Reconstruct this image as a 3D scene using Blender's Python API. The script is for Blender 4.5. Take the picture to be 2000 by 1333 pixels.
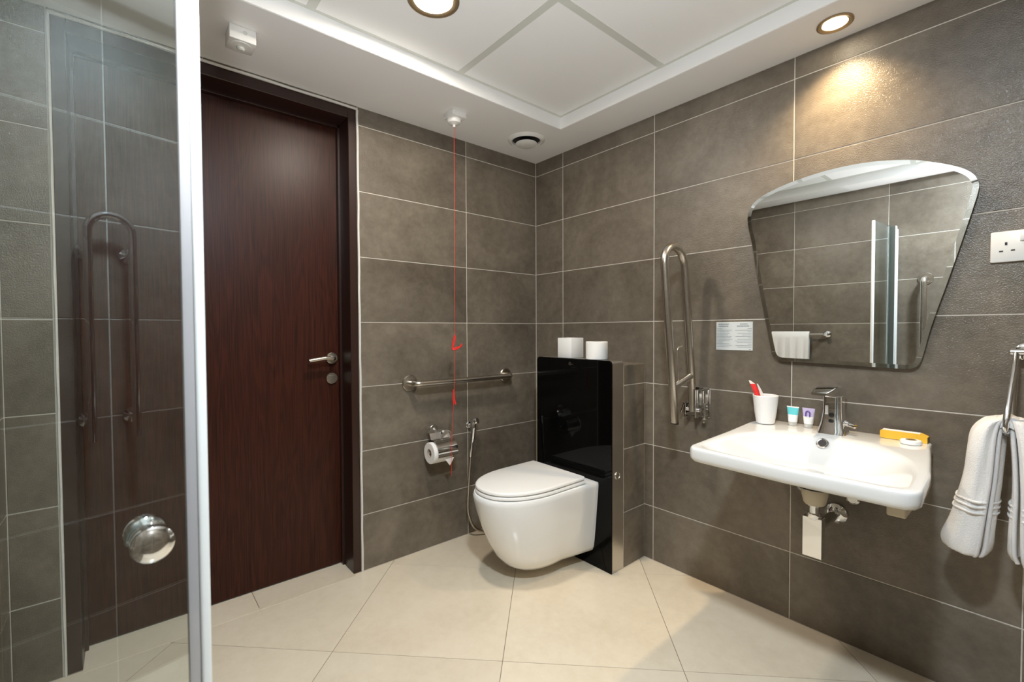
import bpy, bmesh, math, random
from mathutils import Vector, Matrix
from math import sin, cos, pi, radians

random.seed(7)
sc = bpy.context.scene
for o in list(bpy.data.objects):
    bpy.data.objects.remove(o)

# ------------------------------------------------------------------ camera
cam_data = bpy.data.cameras.new('camera')
cam_data.sensor_fit = 'HORIZONTAL'
cam_data.sensor_width = 36.0
cam_data.lens = 887.4585 * 36.0 / 2000.0
cam_data.clip_start = 0.01
CAM = Vector((2.0513, -1.934, 1.123))
FW = Vector((-0.76284032, 0.64614081, -0.0240147))
RT = Vector((0.64639886, 0.76298798, -0.00422428))
UP = Vector((-0.01559345, 0.01874553, 0.99970268))
cam = bpy.data.objects.new('camera', cam_data)
cam.matrix_world = Matrix(((RT.x, UP.x, -FW.x, CAM.x), (RT.y, UP.y, -FW.y, CAM.y),
                           (RT.z, UP.z, -FW.z, CAM.z), (0, 0, 0, 1)))
cam_data.dof.use_dof = True
cam_data.dof.focus_distance = 2.0
cam_data.dof.aperture_fstop = 5.0
sc.collection.objects.link(cam)
sc.camera = cam

# ------------------------------------------------------------------ world, exposure, lights
sc.view_settings.view_transform = 'Standard'
sc.view_settings.look = 'None'
sc.view_settings.gamma = 1.0
sc.view_settings.exposure = 0.83
sc.view_settings.use_curve_mapping = False
world = bpy.data.worlds.new('world')
world.use_nodes = True
world.node_tree.nodes['Background'].inputs[0].default_value = (0.5, 0.5, 0.5, 1)
world.node_tree.nodes['Background'].inputs[1].default_value = 0.05
sc.world = world
sc.cycles.use_denoising = True
sc.cycles.max_bounces = 10
sc.cycles.diffuse_bounces = 6
sc.cycles.glossy_bounces = 6
sc.cycles.transparent_max_bounces = 12
sc.cycles.sample_clamp_indirect = 6.0
sc.cycles.caustics_reflective = False
sc.cycles.caustics_refractive = False

L_MAIN = 230.0      # recessed downlight over the room
L_SHOWER = 430.0    # domed cool lamp over the shower
L_SPOT = 29.0       # warm spot over the basin (W)

spot_data = bpy.data.lights.new('basin_spot', 'SPOT')
spot_data.energy = L_SPOT
spot_data.color = (1.0, 0.75, 0.45)
spot_data.spot_size = radians(116)
spot_data.spot_blend = 1.0
spot_data.shadow_soft_size = 0.022
spot = bpy.data.objects.new('basin_spot', spot_data)
spot.location = (1.574, -0.112, 2.138)
sc.collection.objects.link(spot)

# the photographer's flash, bounced off the ceiling and the end wall behind the camera
flash_data = bpy.data.lights.new('bounced_flash', 'SPOT')
flash_data.energy = 56.0; flash_data.color = (0.93, 0.96, 1.0)
flash_data.spot_size = radians(104); flash_data.spot_blend = 1.0; flash_data.shadow_soft_size = 0.04
flash = bpy.data.objects.new('bounced_flash', flash_data)
flash.location = (2.0, -1.98, 1.0)
flash.rotation_euler = (Vector((-0.42, 0.40, 1.0))).to_track_quat('-Z', 'Y').to_euler()
sc.collection.objects.link(flash)

# ------------------------------------------------------------------ constants
ZC = 2.145          # soffit height
ZT = 2.205          # recessed ceiling height
RX = 2.413          # east wall
RY = -2.225         # wall behind the camera
V_R = [0.2267, 0.823, 1.4195, 2.016]            # vertical joints, basin wall
V_L = [-0.5176, -1.1118]                         # vertical joints, door wall
H = [2.0625 - 0.3 * k for k in range(7)]         # horizontal joints

# ------------------------------------------------------------------ materials
def new_mat(name):
    m = bpy.data.materials.new(name)
    m.use_nodes = True
    nt = m.node_tree
    return m, nt, nt.nodes['Principled BSDF']

def pbr(name, col, rough=0.5, metal=0.0, spec=0.5, coat=0.0, noise=0.0, nscale=30, bump=0.0, bscale=200, sss=0.0, alpha=1.0, trans=0.0, stretch=None):
    m, nt, b = new_mat(name)
    b.inputs['Base Color'].default_value = (*col, 1)
    b.inputs['Roughness'].default_value = rough
    b.inputs['Metallic'].default_value = metal
    b.inputs['Specular IOR Level'].default_value = spec
    b.inputs['Coat Weight'].default_value = coat
    b.inputs['Coat Roughness'].default_value = 0.03
    b.inputs['Alpha'].default_value = alpha
    b.inputs['Transmission Weight'].default_value = trans
    if noise or bump:
        tc = nt.nodes.new('ShaderNodeTexCoord')
        mp = nt.nodes.new('ShaderNodeMapping')
        nt.links.new(tc.outputs['Object'], mp.inputs[0])
        if stretch:
            mp.inputs['Scale'].default_value = stretch
    if noise:
        n = nt.nodes.new('ShaderNodeTexNoise')
        n.inputs['Scale'].default_value = nscale
        n.inputs['Detail'].default_value = 5
        nt.links.new(mp.outputs[0], n.inputs['Vector'])
        mx = nt.nodes.new('ShaderNodeMix')
        mx.data_type = 'RGBA'
        mx.inputs[6].default_value = (*[c * (1 - noise) for c in col], 1)
        mx.inputs[7].default_value = (*[min(1, c * (1 + noise)) for c in col], 1)
        nt.links.new(n.outputs[0], mx.inputs[0])
        nt.links.new(mx.outputs[2], b.inputs['Base Color'])
    if bump:
        n2 = nt.nodes.new('ShaderNodeTexNoise')
        n2.inputs['Scale'].default_value = bscale
        n2.inputs['Detail'].default_value = 3
        nt.links.new(mp.outputs[0], n2.inputs['Vector'])
        bp = nt.nodes.new('ShaderNodeBump')
        bp.inputs['Strength'].default_value = bump
        bp.inputs['Distance'].default_value = 0.002
        nt.links.new(n2.outputs[0], bp.inputs['Height'])
        nt.links.new(bp.outputs[0], b.inputs['Normal'])
    return m

def tile_mat(name, dark, mid, light, rough, bump, bscale, spec=0.5, cloud=2.6, rvar=0.12, coat=0.0):
    m, nt, b = new_mat(name)
    tc = nt.nodes.new('ShaderNodeTexCoord')
    oi = nt.nodes.new('ShaderNodeObjectInfo')
    mul = nt.nodes.new('ShaderNodeMath'); mul.operation = 'MULTIPLY'; mul.inputs[1].default_value = 37.0
    nt.links.new(oi.outputs['Random'], mul.inputs[0])
    cb = nt.nodes.new('ShaderNodeCombineXYZ')
    for k in range(3):
        nt.links.new(mul.outputs[0], cb.inputs[k])
    add = nt.nodes.new('ShaderNodeVectorMath'); add.operation = 'ADD'
    nt.links.new(tc.outputs['Object'], add.inputs[0]); nt.links.new(cb.outputs[0], add.inputs[1])
    n1 = nt.nodes.new('ShaderNodeTexNoise'); n1.inputs['Scale'].default_value = cloud; n1.inputs['Detail'].default_value = 6; n1.inputs['Roughness'].default_value = 0.6
    n1.inputs['Distortion'].default_value = 0.6
    n2 = nt.nodes.new('ShaderNodeTexNoise'); n2.inputs['Scale'].default_value = 26; n2.inputs['Detail'].default_value = 6; n2.inputs['Roughness'].default_value = 0.7
    n3 = nt.nodes.new('ShaderNodeTexNoise'); n3.inputs['Scale'].default_value = bscale; n3.inputs['Detail'].default_value = 2
    for n in (n1, n2, n3):
        nt.links.new(add.outputs[0], n.inputs['Vector'])
    mx0 = nt.nodes.new('ShaderNodeMix'); mx0.inputs[0].default_value = 0.33
    nt.links.new(n1.outputs[0], mx0.inputs[2]); nt.links.new(n2.outputs[0], mx0.inputs[3])
    rp = nt.nodes.new('ShaderNodeValToRGB')
    rp.color_ramp.elements[0].position = 0.33; rp.color_ramp.elements[0].color = (*dark, 1)
    rp.color_ramp.elements[1].position = 0.68; rp.color_ramp.elements[1].color = (*light, 1)
    e = rp.color_ramp.elements.new(0.5); e.color = (*mid, 1)
    nt.links.new(mx0.outputs[0], rp.inputs[0])
    hs = nt.nodes.new('ShaderNodeHueSaturation')
    mr = nt.nodes.new('ShaderNodeMapRange'); mr.inputs[3].default_value = 1 - rvar; mr.inputs[4].default_value = 1 + rvar
    nt.links.new(oi.outputs['Random'], mr.inputs[0]); nt.links.new(mr.outputs[0], hs.inputs['Value'])
    nt.links.new(rp.outputs[0], hs.inputs['Color'])
    nt.links.new(hs.outputs[0], b.inputs['Base Color'])
    b.inputs['Roughness'].default_value = rough
    b.inputs['Specular IOR Level'].default_value = spec
    b.inputs['Coat Weight'].default_value = coat
    b.inputs['Coat Roughness'].default_value = 0.04
    if bump:
        bp = nt.nodes.new('ShaderNodeBump'); bp.inputs['Strength'].default_value = bump; bp.inputs['Distance'].default_value = 0.0015
        nt.links.new(n3.outputs[0], bp.inputs['Height']); nt.links.new(bp.outputs[0], b.inputs['Normal'])
    return m

def wood_mat(name, dark, light):
    m, nt, b = new_mat(name)
    tc = nt.nodes.new('ShaderNodeTexCoord')
    mp = nt.nodes.new('ShaderNodeMapping'); mp.inputs['Scale'].default_value = (1.0, 6.5, 0.55)
    nt.links.new(tc.outputs['Object'], mp.inputs[0])
    n = nt.nodes.new('ShaderNodeTexNoise'); n.inputs['Scale'].default_value = 1.6; n.inputs['Detail'].default_value = 3; n.inputs['Distortion'].default_value = 0.3
    nt.links.new(mp.outputs[0], n.inputs['Vector'])
    w = nt.nodes.new('ShaderNodeMath'); w.operation = 'MULTIPLY'; w.inputs[1].default_value = 95.0
    nt.links.new(n.outputs[0], w.inputs[0])
    s = nt.nodes.new('ShaderNodeMath'); s.operation = 'SINE'
    nt.links.new(w.outputs[0], s.inputs[0])
    mp2 = nt.nodes.new('ShaderNodeMapping'); mp2.inputs['Scale'].default_value = (1.0, 260, 5)
    nt.links.new(tc.outputs['Object'], mp2.inputs[0])
    f = nt.nodes.new('ShaderNodeTexNoise'); f.inputs['Scale'].default_value = 1.0; f.inputs['Detail'].default_value = 3
    nt.links.new(mp2.outputs[0], f.inputs['Vector'])
    mr = nt.nodes.new('ShaderNodeMapRange'); mr.inputs[1].default_value = -1; mr.inputs[2].default_value = 1
    mr.inputs[3].default_value = 0.0; mr.inputs[4].default_value = 0.17
    nt.links.new(s.outputs[0], mr.inputs[0])
    ad = nt.nodes.new('ShaderNodeMath'); ad.operation = 'ADD'
    nt.links.new(mr.outputs[0], ad.inputs[0]); nt.links.new(f.outputs[0], ad.inputs[1])
    rp = nt.nodes.new('ShaderNodeValToRGB')
    rp.color_ramp.elements[0].position = 0.3; rp.color_ramp.elements[0].color = (*dark, 1)
    rp.color_ramp.elements[1].position = 1.0; rp.color_ramp.elements[1].color = (*light, 1)
    nt.links.new(ad.outputs[0], rp.inputs[0])
    nt.links.new(rp.outputs[0], b.inputs['Base Color'])
    b.inputs['Roughness'].default_value = 0.38
    b.inputs['Specular IOR Level'].default_value = 0.24
    return m

def glass_mat(name, tint, rough=0.0, base=0.04):
    """clear architectural sheet: transparent body with Fresnel reflection on both faces"""
    m = bpy.data.materials.new(name); m.use_nodes = True
    nt = m.node_tree; nt.nodes.clear()
    out = nt.nodes.new('ShaderNodeOutputMaterial')
    tr = nt.nodes.new('ShaderNodeBsdfTransparent'); tr.inputs[0].default_value = (*tint, 1)
    gl = nt.nodes.new('ShaderNodeBsdfGlossy'); gl.inputs['Roughness'].default_value = rough; gl.inputs[0].default_value = (0.86, 0.96, 1.0, 1)
    lw = nt.nodes.new('ShaderNodeLayerWeight'); lw.inputs[0].default_value = 0.5
    pw = nt.nodes.new('ShaderNodeMath'); pw.operation = 'POWER'; pw.inputs[1].default_value = 5
    nt.links.new(lw.outputs['Facing'], pw.inputs[0])
    ma = nt.nodes.new('ShaderNodeMath'); ma.operation = 'MULTIPLY_ADD'; ma.inputs[1].default_value = 1 - base; ma.inputs[2].default_value = base
    nt.links.new(pw.outputs[0], ma.inputs[0])
    mx = nt.nodes.new('ShaderNodeMixShader')
    nt.links.new(ma.outputs[0], mx.inputs[0]); nt.links.new(tr.outputs[0], mx.inputs[1]); nt.links.new(gl.outputs[0], mx.inputs[2])
    nt.links.new(mx.outputs[0], out.inputs[0])
    return m

def emit_mat(name, col, strength):
    m = bpy.data.materials.new(name); m.use_nodes = True
    nt = m.node_tree; nt.nodes.clear()
    out = nt.nodes.new('ShaderNodeOutputMaterial')
    e = nt.nodes.new('ShaderNodeEmission'); e.inputs[0].default_value = (*col, 1); e.inputs[1].default_value = strength
    nt.links.new(e.outputs[0], out.inputs[0])
    return m

M = {}
M['tile'] = tile_mat('taupe_porcelain', (0.096, 0.079, 0.059), (0.150, 0.126, 0.097), (0.215, 0.183, 0.143), 0.22, 0.85, 300, spec=0.5, rvar=0.08)
M['grout'] = pbr('pale_grout', (0.60, 0.56, 0.50), 0.9, noise=0.15, nscale=60)
M['floor'] = tile_mat('cream_marble_tile', (0.65, 0.56, 0.43), (0.72, 0.635, 0.50), (0.77, 0.69, 0.56), 0.16, 0.0, 100, spec=0.5, cloud=1.7, rvar=0.035)
M['floor_grout'] = pbr('brown_grout', (0.22, 0.17, 0.12), 0.9)
M['paint'] = pbr('ceiling_paint', (0.86, 0.85, 0.84), 0.8, bump=0.05, bscale=300)
M['ceil_tile'] = pbr('ceiling_board', (0.87, 0.87, 0.86), 0.75, bump=0.05, bscale=250)
M['cove'] = pbr('cove_white', (0.84, 0.84, 0.83), 0.6)
M['grid'] = pbr('grid_bar_grey', (0.62, 0.63, 0.58), 0.55)
M['wood'] = wood_mat('dark_mahogany', (0.017, 0.0042, 0.0022), (0.066, 0.0165, 0.0075))
M['frame'] = pbr('dark_frame_wood', (0.028, 0.011, 0.008), 0.32, noise=0.25, nscale=20, stretch=(1, 1, 0.1))
M['bead'] = pbr('white_sealant', (0.70, 0.68, 0.64), 0.6, noise=0.08, nscale=40)
M['steel'] = pbr('brushed_steel', (0.56, 0.52, 0.46), 0.27, 1.0, bump=0.04, bscale=400)
M['satin'] = pbr('satin_nickel', (0.60, 0.55, 0.48), 0.30, 1.0)
M['chrome'] = pbr('chrome', (0.80, 0.80, 0.80), 0.05, 1.0)
M['alu'] = pbr('satin_aluminium', (0.66, 0.63, 0.58), 0.30, 1.0)
M['white_alu'] = pbr('pale_aluminium', (0.88, 0.90, 0.89), 0.38, 0.0, spec=0.6)
M['seal'] = pbr('clear_seal', (0.50, 0.49, 0.50), 0.22, 0.0, spec=0.7, alpha=0.72)
M['mirror'] = pbr('mirror_silver', (0.90, 0.92, 0.91), 0.0, 1.0)
M['bevel'] = pbr('mirror_bevel', (0.80, 0.84, 0.83), 0.02, 1.0)
M['mirror_edge'] = pbr('mirror_edge', (0.12, 0.14, 0.13), 0.3)
M['ceramic'] = pbr('white_ceramic', (0.76, 0.757, 0.742), 0.10, 0.0, spec=0.55, coat=0.4)
M['toilet_ceramic'] = pbr('toilet_ceramic', (0.86, 0.865, 0.86), 0.10, 0.0, spec=0.55, coat=0.4)
M['seat'] = pbr('white_seat_plastic', (0.86, 0.85, 0.83), 0.20, 0.0, spec=0.5)
M['black_glass'] = pbr('black_glass', (0.002, 0.002, 0.002), 0.03, 0.0, spec=0.16)
M['black'] = pbr('black_plastic', (0.008, 0.008, 0.008), 0.4)
M['white'] = pbr('white_plastic', (0.80, 0.79, 0.76), 0.35)
M['paper'] = pbr('white_paper', (0.86, 0.85, 0.83), 0.85, bump=0.2, bscale=250)
M['card'] = pbr('white_card', (0.83, 0.83, 0.82), 0.6)
M['core'] = pbr('cardboard_core', (0.50, 0.40, 0.30), 0.85)
M['red'] = pbr('red_cord', (0.70, 0.02, 0.015), 0.6)
M['cup'] = pbr('white_cup', (0.88, 0.87, 0.86), 0.22, spec=0.5)
M['redpack'] = pbr('red_wrapper', (0.80, 0.045, 0.045), 0.3, noise=0.3, nscale=160)
M['clearpack'] = pbr('clear_wrapper', (0.85, 0.83, 0.80), 0.2, alpha=0.75)
M['teal'] = pbr('teal_print', (0.13, 0.58, 0.64), 0.35)
M['lilac'] = pbr('lilac_print', (0.52, 0.45, 0.66), 0.35)
M['purple'] = pbr('purple_print', (0.10, 0.045, 0.32), 0.35)
M['cap'] = pbr('clear_cap', (0.80, 0.82, 0.80), 0.15, alpha=0.55)
M['yellow'] = pbr('yellow_card', (0.86, 0.50, 0.04), 0.45, noise=0.06, nscale=50)
M['gold'] = pbr('dark_gold_label', (0.13, 0.085, 0.02), 0.4)
M['cream_plastic'] = pbr('cream_fitting', (0.60, 0.53, 0.40), 0.4)
M['towel'] = pbr('white_terry', (0.80, 0.78, 0.76), 0.95, noise=0.06, nscale=260, bump=1.0, bscale=330)
M['stitch'] = pbr('towel_hem', (0.72, 0.70, 0.69), 0.95, bump=0.8, bscale=700)
M['sign'] = pbr('pale_sign', (0.66, 0.69, 0.69), 0.35)
M['print'] = pbr('grey_print', (0.16, 0.19, 0.21), 0.6)
M['slot'] = pbr('dark_slot', (0.02, 0.015, 0.012), 0.6)
M['bronze'] = pbr('warm_trim', (0.36, 0.27, 0.16), 0.35, 0.7)
M['glass'] = glass_mat('clear_shower_glass', (0.93, 0.955, 0.945), base=0.10)
M['green_glass'] = pbr('green_glass_edge', (0.085, 0.095, 0.085), 0.2, spec=0.7)
M['dark_room'] = pbr('dark_void', (0.01, 0.01, 0.01), 0.9)
M['lamp_main'] = emit_mat('lamp_warm_white', (1.0, 0.90, 0.77), L_MAIN)
M['lamp_shower'] = emit_mat('lamp_cool_white', (0.80, 0.91, 1.0), L_SHOWER)
M['lamp_spot'] = emit_mat('lamp_spot_face', (1.0, 0.86, 0.62), 14.0)

# ------------------------------------------------------------------ mesh helpers
class MB:
    def __init__(self): self.bm = bmesh.new()
    def box(self, a, b, bev=0.0, seg=2):
        c = [(x + y) / 2 for x, y in zip(a, b)]; d = [abs(y - x) for x, y in zip(a, b)]
        r = bmesh.ops.create_cube(self.bm, size=1.0, matrix=Matrix.Translation(c) @ Matrix.Diagonal((*d, 1)))
        if bev:
            es = list({e for v in r['verts'] for e in v.link_edges})
            bmesh.ops.bevel(self.bm, geom=es, offset=bev, segments=seg, profile=0.5, affect='EDGES')
        return self
    def xbox(self, mat, d, bev=0.0, seg=2):
        r = bmesh.ops.create_cube(self.bm, size=1.0, matrix=mat @ Matrix.Diagonal((*d, 1)))
        if bev:
            es = list({e for v in r['verts'] for e in v.link_edges})
            bmesh.ops.bevel(self.bm, geom=es, offset=bev, segments=seg, profile=0.5, affect='EDGES')
        return self
    def loft(self, loops, cap0=True, cap1=True, closed=True):
        bm = self.bm; vs = [[bm.verts.new(p) for p in l] for l in loops]
        n = len(loops[0])
        for a, b in zip(vs, vs[1:]):
            for i in range(n if closed else n - 1):
                j = (i + 1) % n
                try: bm.faces.new((a[i], a[j], b[j], b[i]))
                except ValueError: pass
        if cap0: bm.faces.new(list(reversed(vs[0])))
        if cap1: bm.faces.new(vs[-1])
        return self
    def tube(self, pts, r, n=14, caps=True):
        pts = [Vector(p) for p in pts]; rs = r if isinstance(r, (list, tuple)) else [r] * len(pts)
        loops = []; t0 = (pts[1] - pts[0]).normalized()
        ref = Vector((0, 0, 1)) if abs(t0.z) < 0.9 else Vector((1, 0, 0))
        nrm = t0.cross(ref).normalized()
        for i, p in enumerate(pts):
            t = (pts[min(i + 1, len(pts) - 1)] - pts[max(i - 1, 0)]).normalized()
            nrm = (nrm - t * nrm.dot(t)).normalized(); b = t.cross(nrm)
            loops.append([p + nrm * (rs[i] * cos(2 * pi * k / n)) + b * (rs[i] * sin(2 * pi * k / n)) for k in range(n)])
        return self.loft(loops, caps, caps)
    def lathe(self, prof, mat=Matrix(), n=32, cap0=True, cap1=True):
        """prof: list of (radius, height) along local z"""
        loops = [[mat @ Vector((r * cos(2 * pi * k / n), r * sin(2 * pi * k / n), z)) for k in range(n)] for r, z in prof]
        return self.loft(loops, cap0, cap1)
    def prism(self, poly, fn0, fn1):
        return self.loft([[fn0(p) for p in poly], [fn1(p) for p in poly]])
    def build(self, name, mat, parent=None, smooth=35):
        bmesh.ops.recalc_face_normals(self.bm, faces=self.bm.faces)
        me = bpy.data.meshes.new(name); self.bm.to_mesh(me); self.bm.free()
        me.materials.append(M[mat])
        if smooth:
            me.polygons.foreach_set('use_smooth', [True] * len(me.polygons))
            me.set_sharp_from_angle(angle=radians(smooth))
        return link(name, me, parent)

def link(name, me, parent=None):
    o = bpy.data.objects.new(name, me); sc.collection.objects.link(o)
    if parent is not None: attach(o, parent)
    return o
def attach(o, p):
    o.parent = p
    t = p.location if p.parent is None else Vector((0, 0, 0))
    o.matrix_parent_inverse = Matrix.Translation(-t)
def thing(name, label, cat, loc, group=None):
    o = bpy.data.objects.new(name, None); sc.collection.objects.link(o)
    o.empty_display_size = 0.05; o.location = loc; o['label'] = label; o['category'] = cat
    if group: o['group'] = group
    return o
def tag(o, label, cat, group=None):
    o['label'] = label; o['category'] = cat
    if group: o['group'] = group
    return o
def struct(o, label=None):
    o['kind'] = 'structure'
    if label: o['label'] = label
    return o
def dup(root, loc, rotz, label):
    r = root.copy(); sc.collection.objects.link(r); r.location = loc; r.rotation_euler = (0, 0, rotz); r['label'] = label
    for ch in list(root.children):
        c = ch.copy(); sc.collection.objects.link(c); c.parent = r
        for g in list(ch.children):
            d = g.copy(); sc.collection.objects.link(d); d.parent = c
    return r
def axis_to(v):
    return Vector((0, 0, 1)).rotation_difference(Vector(v)).to_matrix().to_4x4()
def at(p, axis=(0, 0, 1)):
    return Matrix.Translation(p) @ axis_to(axis)
def smooth_path(pts, n=8):
    """Catmull-Rom through the points"""
    P = [Vector(p) for p in pts]; P = [2 * P[0] - P[1]] + P + [2 * P[-1] - P[-2]]; out = []
    for i in range(1, len(P) - 2):
        a, b, c, d = P[i - 1], P[i], P[i + 1], P[i + 2]
        for k in range(n):
            t = k / n
            out.append(0.5 * ((2 * b) + (c - a) * t + (2 * a - 5 * b + 4 * c - d) * t * t + (3 * b - a - 3 * c + d) * t ** 3))
    out.append(P[-2]); return out
def fillet(pts, r, n=6):
    """polyline with rounded corners"""
    P = [Vector(p) for p in pts]; out = [P[0]]
    for i in range(1, len(P) - 1):
        a, b, c = P[i - 1], P[i], P[i + 1]
        u = (a - b).normalized(); v = (c - b).normalized(); ang = u.angle(v)
        d = min(r / math.tan(ang / 2), (a - b).length * 0.49, (c - b).length * 0.49)
        p0, p1 = b + u * d, b + v * d
        rr = d * math.tan(ang / 2); ctr = b + (u + v).normalized() * (rr / sin(ang / 2))
        e0, e1 = p0 - ctr, p1 - ctr; tot = e0.angle(e1); ax = e0.cross(e1).normalized()
        for k in range(n + 1):
            out.append(ctr + Matrix.Rotation(tot * k / n, 3, ax) @ e0)
    out.append(P[-1]); return out
def rrect(w, h, r, n=5):
    out = []
    for cx, cy, a0 in ((w / 2 - r, h / 2 - r, 0), (-w / 2 + r, h / 2 - r, 90), (-w / 2 + r, -h / 2 + r, 180), (w / 2 - r, -h / 2 + r, 270)):
        for k in range(n + 1):
            a = radians(a0 + 90 * k / n); out.append((cx + r * cos(a), cy + r * sin(a)))
    return out

# ------------------------------------------------------------------ room shell
tile_cache = {}
def tile_mesh(w, h, mat, t=0.006, b=0.0012):
    key = (round(w, 4), round(h, 4), mat)
    if key not in tile_cache:
        mb = MB(); w2, h2 = w / 2, h / 2
        q = lambda a, c, z: [(-a, -c, z), (a, -c, z), (a, c, z), (-a, c, z)]
        mb.loft([q(w2, h2, -t), q(w2, h2, -b), q(w2 - b, h2 - b, 0)])
        bmesh.ops.recalc_face_normals(mb.bm, faces=mb.bm.faces)
        me = bpy.data.meshes.new('tile'); mb.bm.to_mesh(me); mb.bm.free(); me.materials.append(M[mat]); tile_cache[key] = me
    return tile_cache[key]
G = 0.0034
def lay_tiles(parent, origin, U, V, us, vs, skip=None):
    U, V = Vector(U), Vector(V); N = U.cross(V)
    R = Matrix((U, V, N)).transposed().to_4x4()
    for a, b in zip(us, us[1:]):
        for c, d in zip(vs, vs[1:]):
            if skip and skip((a + b) / 2, (c + d) / 2): continue
            w, h = abs(b - a) - G, abs(d - c) - G
            if w < 0.004 or h < 0.004: continue
            o = link('tile', tile_mesh(w, h, 'tile'))
            o.matrix_world = Matrix.Translation(Vector(origin) + U * ((a + b) / 2) + V * ((c + d) / 2)) @ R
            bw = o.matrix_world.copy(); o.parent = parent; o.matrix_parent_inverse = Matrix.Identity(4); o.matrix_basis = bw
ZS = [0.0] + sorted(H) + [ZC]
GB = 0.0014   # grout lies this far behind the tile faces

wall_right = struct(MB().box((-0.15, GB, -0.02), (RX + 0.15, 0.12, ZT + 0.1)).build('wall_right', 'grout', smooth=0), 'taupe tiled wall with the basin, mirror and toilet')
lay_tiles(wall_right, (0, 0, 0), (1, 0, 0), (0, 0, 1), [0.0] + V_R + [RX], ZS)

mb = MB()
mb.box((-0.15, -1.1195, -0.02), (-GB, GB, ZT + 0.1)); mb.box((-0.15, RY - 0.12, -0.02), (-GB, -2.1030, ZT + 0.1)); mb.box((-0.15, -2.1030, 2.1305), (-GB, -1.1195, ZT + 0.1))
wall_left = struct(mb.build('wall_left', 'grout', smooth=0), 'taupe tiled wall with the dark wooden door')
lay_tiles(wall_left, (0, 0, 0), (0, 1, 0), (0, 0, 1), [V_L[1] - 0.003, V_L[0], 0.0], ZS)
lay_tiles(wall_left, (0, 0, 0), (0, 1, 0), (0, 0, 1), [RY, -2.112], ZS)
lay_tiles(wall_left, (0, 0, 0), (0, 1, 0), (0, 0, 1), [-2.112, -1.7, V_L[1]-0.003], [2.1365, ZC + 0.002])

wall_back = struct(MB().box((-0.15, RY - 0.12, -0.02), (RX + 0.15, RY - GB, ZT + 0.1)).build('wall_back', 'grout', smooth=0), 'taupe tiled wall opposite the mirror')
lay_tiles(wall_back, (0, RY, 0), (-1, 0, 0), (0, 0, 1), [-RX, -1.905, -1.31, -0.715, -0.12, 0.0], ZS)
wall_front = struct(MB().box((RX + GB, RY - 0.12, -0.02), (RX + 0.12, 0.12, ZT + 0.1)).build('wall_front', 'grout', smooth=0), 'taupe tiled wall at the shower end')
lay_tiles(wall_front, (RX, 0, 0), (0, -1, 0), (0, 0, 1), [0.0, 0.51, 1.105, 1.70, -RY], ZS)

# floor: square cream tiles laid on the diagonal
floor = struct(MB().box((-0.15, RY - 0.1, -0.06), (RX + 0.1, 0.1, -0.0011)).build('floor', 'floor_grout', smooth=0), 'cream marble tile floor laid on the diagonal')
def clip(poly, axis, val, keep_gt):
    out = []
    for i, p in enumerate(poly):
        q = poly[(i + 1) % len(poly)]
        a = (p[axis] - val) * (1 if keep_gt else -1); b = (q[axis] - val) * (1 if keep_gt else -1)
        if a >= 0: out.append(p)
        if a * b < 0:
            t = a / (a - b); out.append((p[0] + (q[0] - p[0]) * t, p[1] + (q[1] - p[1]) * t))
    return out
FN = (0.872, -0.983); FS = 0.4232
def floor_tile(poly, z=0.0, bev=0.0009):
    c = Vector((sum(p[0] for p in poly) / len(poly), sum(p[1] for p in poly) / len(poly)))
    loops = []
    for s, zz in ((0.0, -0.008), (0.0, z - bev), (bev, z)):
        l = []
        for p in poly:
            d = Vector(p) - c; l.append(((c + d * (1 - s / max(d.length, 0.01)) - c).x, (d * (1 - s / max(d.length, 0.01))).y, zz))
        loops.append(l)
    mb = MB(); mb.loft(loops); o = mb.build('tile', 'floor', smooth=0)
    o.parent = floor; o.location = (c.x, c.y, 0)
    return o
for i in range(-7, 8):
    for j in range(-7, 8):
        nx, ny = FN[0] + FS * (i + j), FN[1] + FS * (i - j)
        h = FS - 0.0014
        poly = [(nx, ny - h), (nx + h, ny), (nx, ny + h), (nx - h, ny)]
        poly = [(p[0], p[1] + FS) for p in poly]
        for ax, val, gt in ((0, 0.0, True), (0, RX, False), (1, RY, True), (1, 0.0, False)):
            poly = clip(poly, ax, val, gt) if poly else poly
        if len(poly) < 3: continue
        ar = abs(sum(poly[k][0] * poly[(k + 1) % len(poly)][1] - poly[(k + 1) % len(poly)][0] * poly[k][1] for k in range(len(poly)))) / 2
        if ar > 4e-4: floor_tile(poly)
# threshold slabs in the doorway, with a dark joint against the room tiles
for y0, y1 in ((-2.0665, -1.5465), (-1.5445, -1.1555)):
    floor_tile([(-0.15, y0), (0.018, y0), (0.018, y1), (-0.15, y1)], z=0.0007)

# ceiling: plaster soffit round a shallow recess with lay-in boards
CX0, CX1, CY0, CY1 = 0.425, 2.215, -2.045, -0.226
ceiling = struct(MB().box((-0.15, RY - 0.12, ZT + 0.02), (RX + 0.12, 0.12, ZT + 0.1)).build('ceiling', 'paint', smooth=0), 'plaster ceiling with a shallow recess of square boards')
mb = MB()
mb.box((-0.001, RY, ZC), (CX0, 0.001, ZT + 0.03)); mb.box((CX1, RY, ZC), (RX, 0.001, ZT + 0.03))
mb.box((CX0, CY1, ZC), (CX1, 0.001, ZT + 0.03)); mb.box((CX0, RY, ZC), (CX1, CY0, ZT + 0.03))
mb.build('soffit', 'paint', ceiling, smooth=0)
e = 0.003
for a, b in (((CX0, CY0, ZC + 0.001), (CX0 + e, CY1, ZT + 0.01)), ((CX1 - e, CY0, ZC + 0.001), (CX1, CY1, ZT + 0.01)),
             ((CX0, CY1 - e, ZC + 0.001), (CX1, CY1, ZT + 0.01)), ((CX0, CY0, ZC + 0.001), (CX1, CY0 + e, ZT + 0.01))):
    MB().box(a, b).build('recess_side', 'cove', ceiling, smooth=0)
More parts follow.
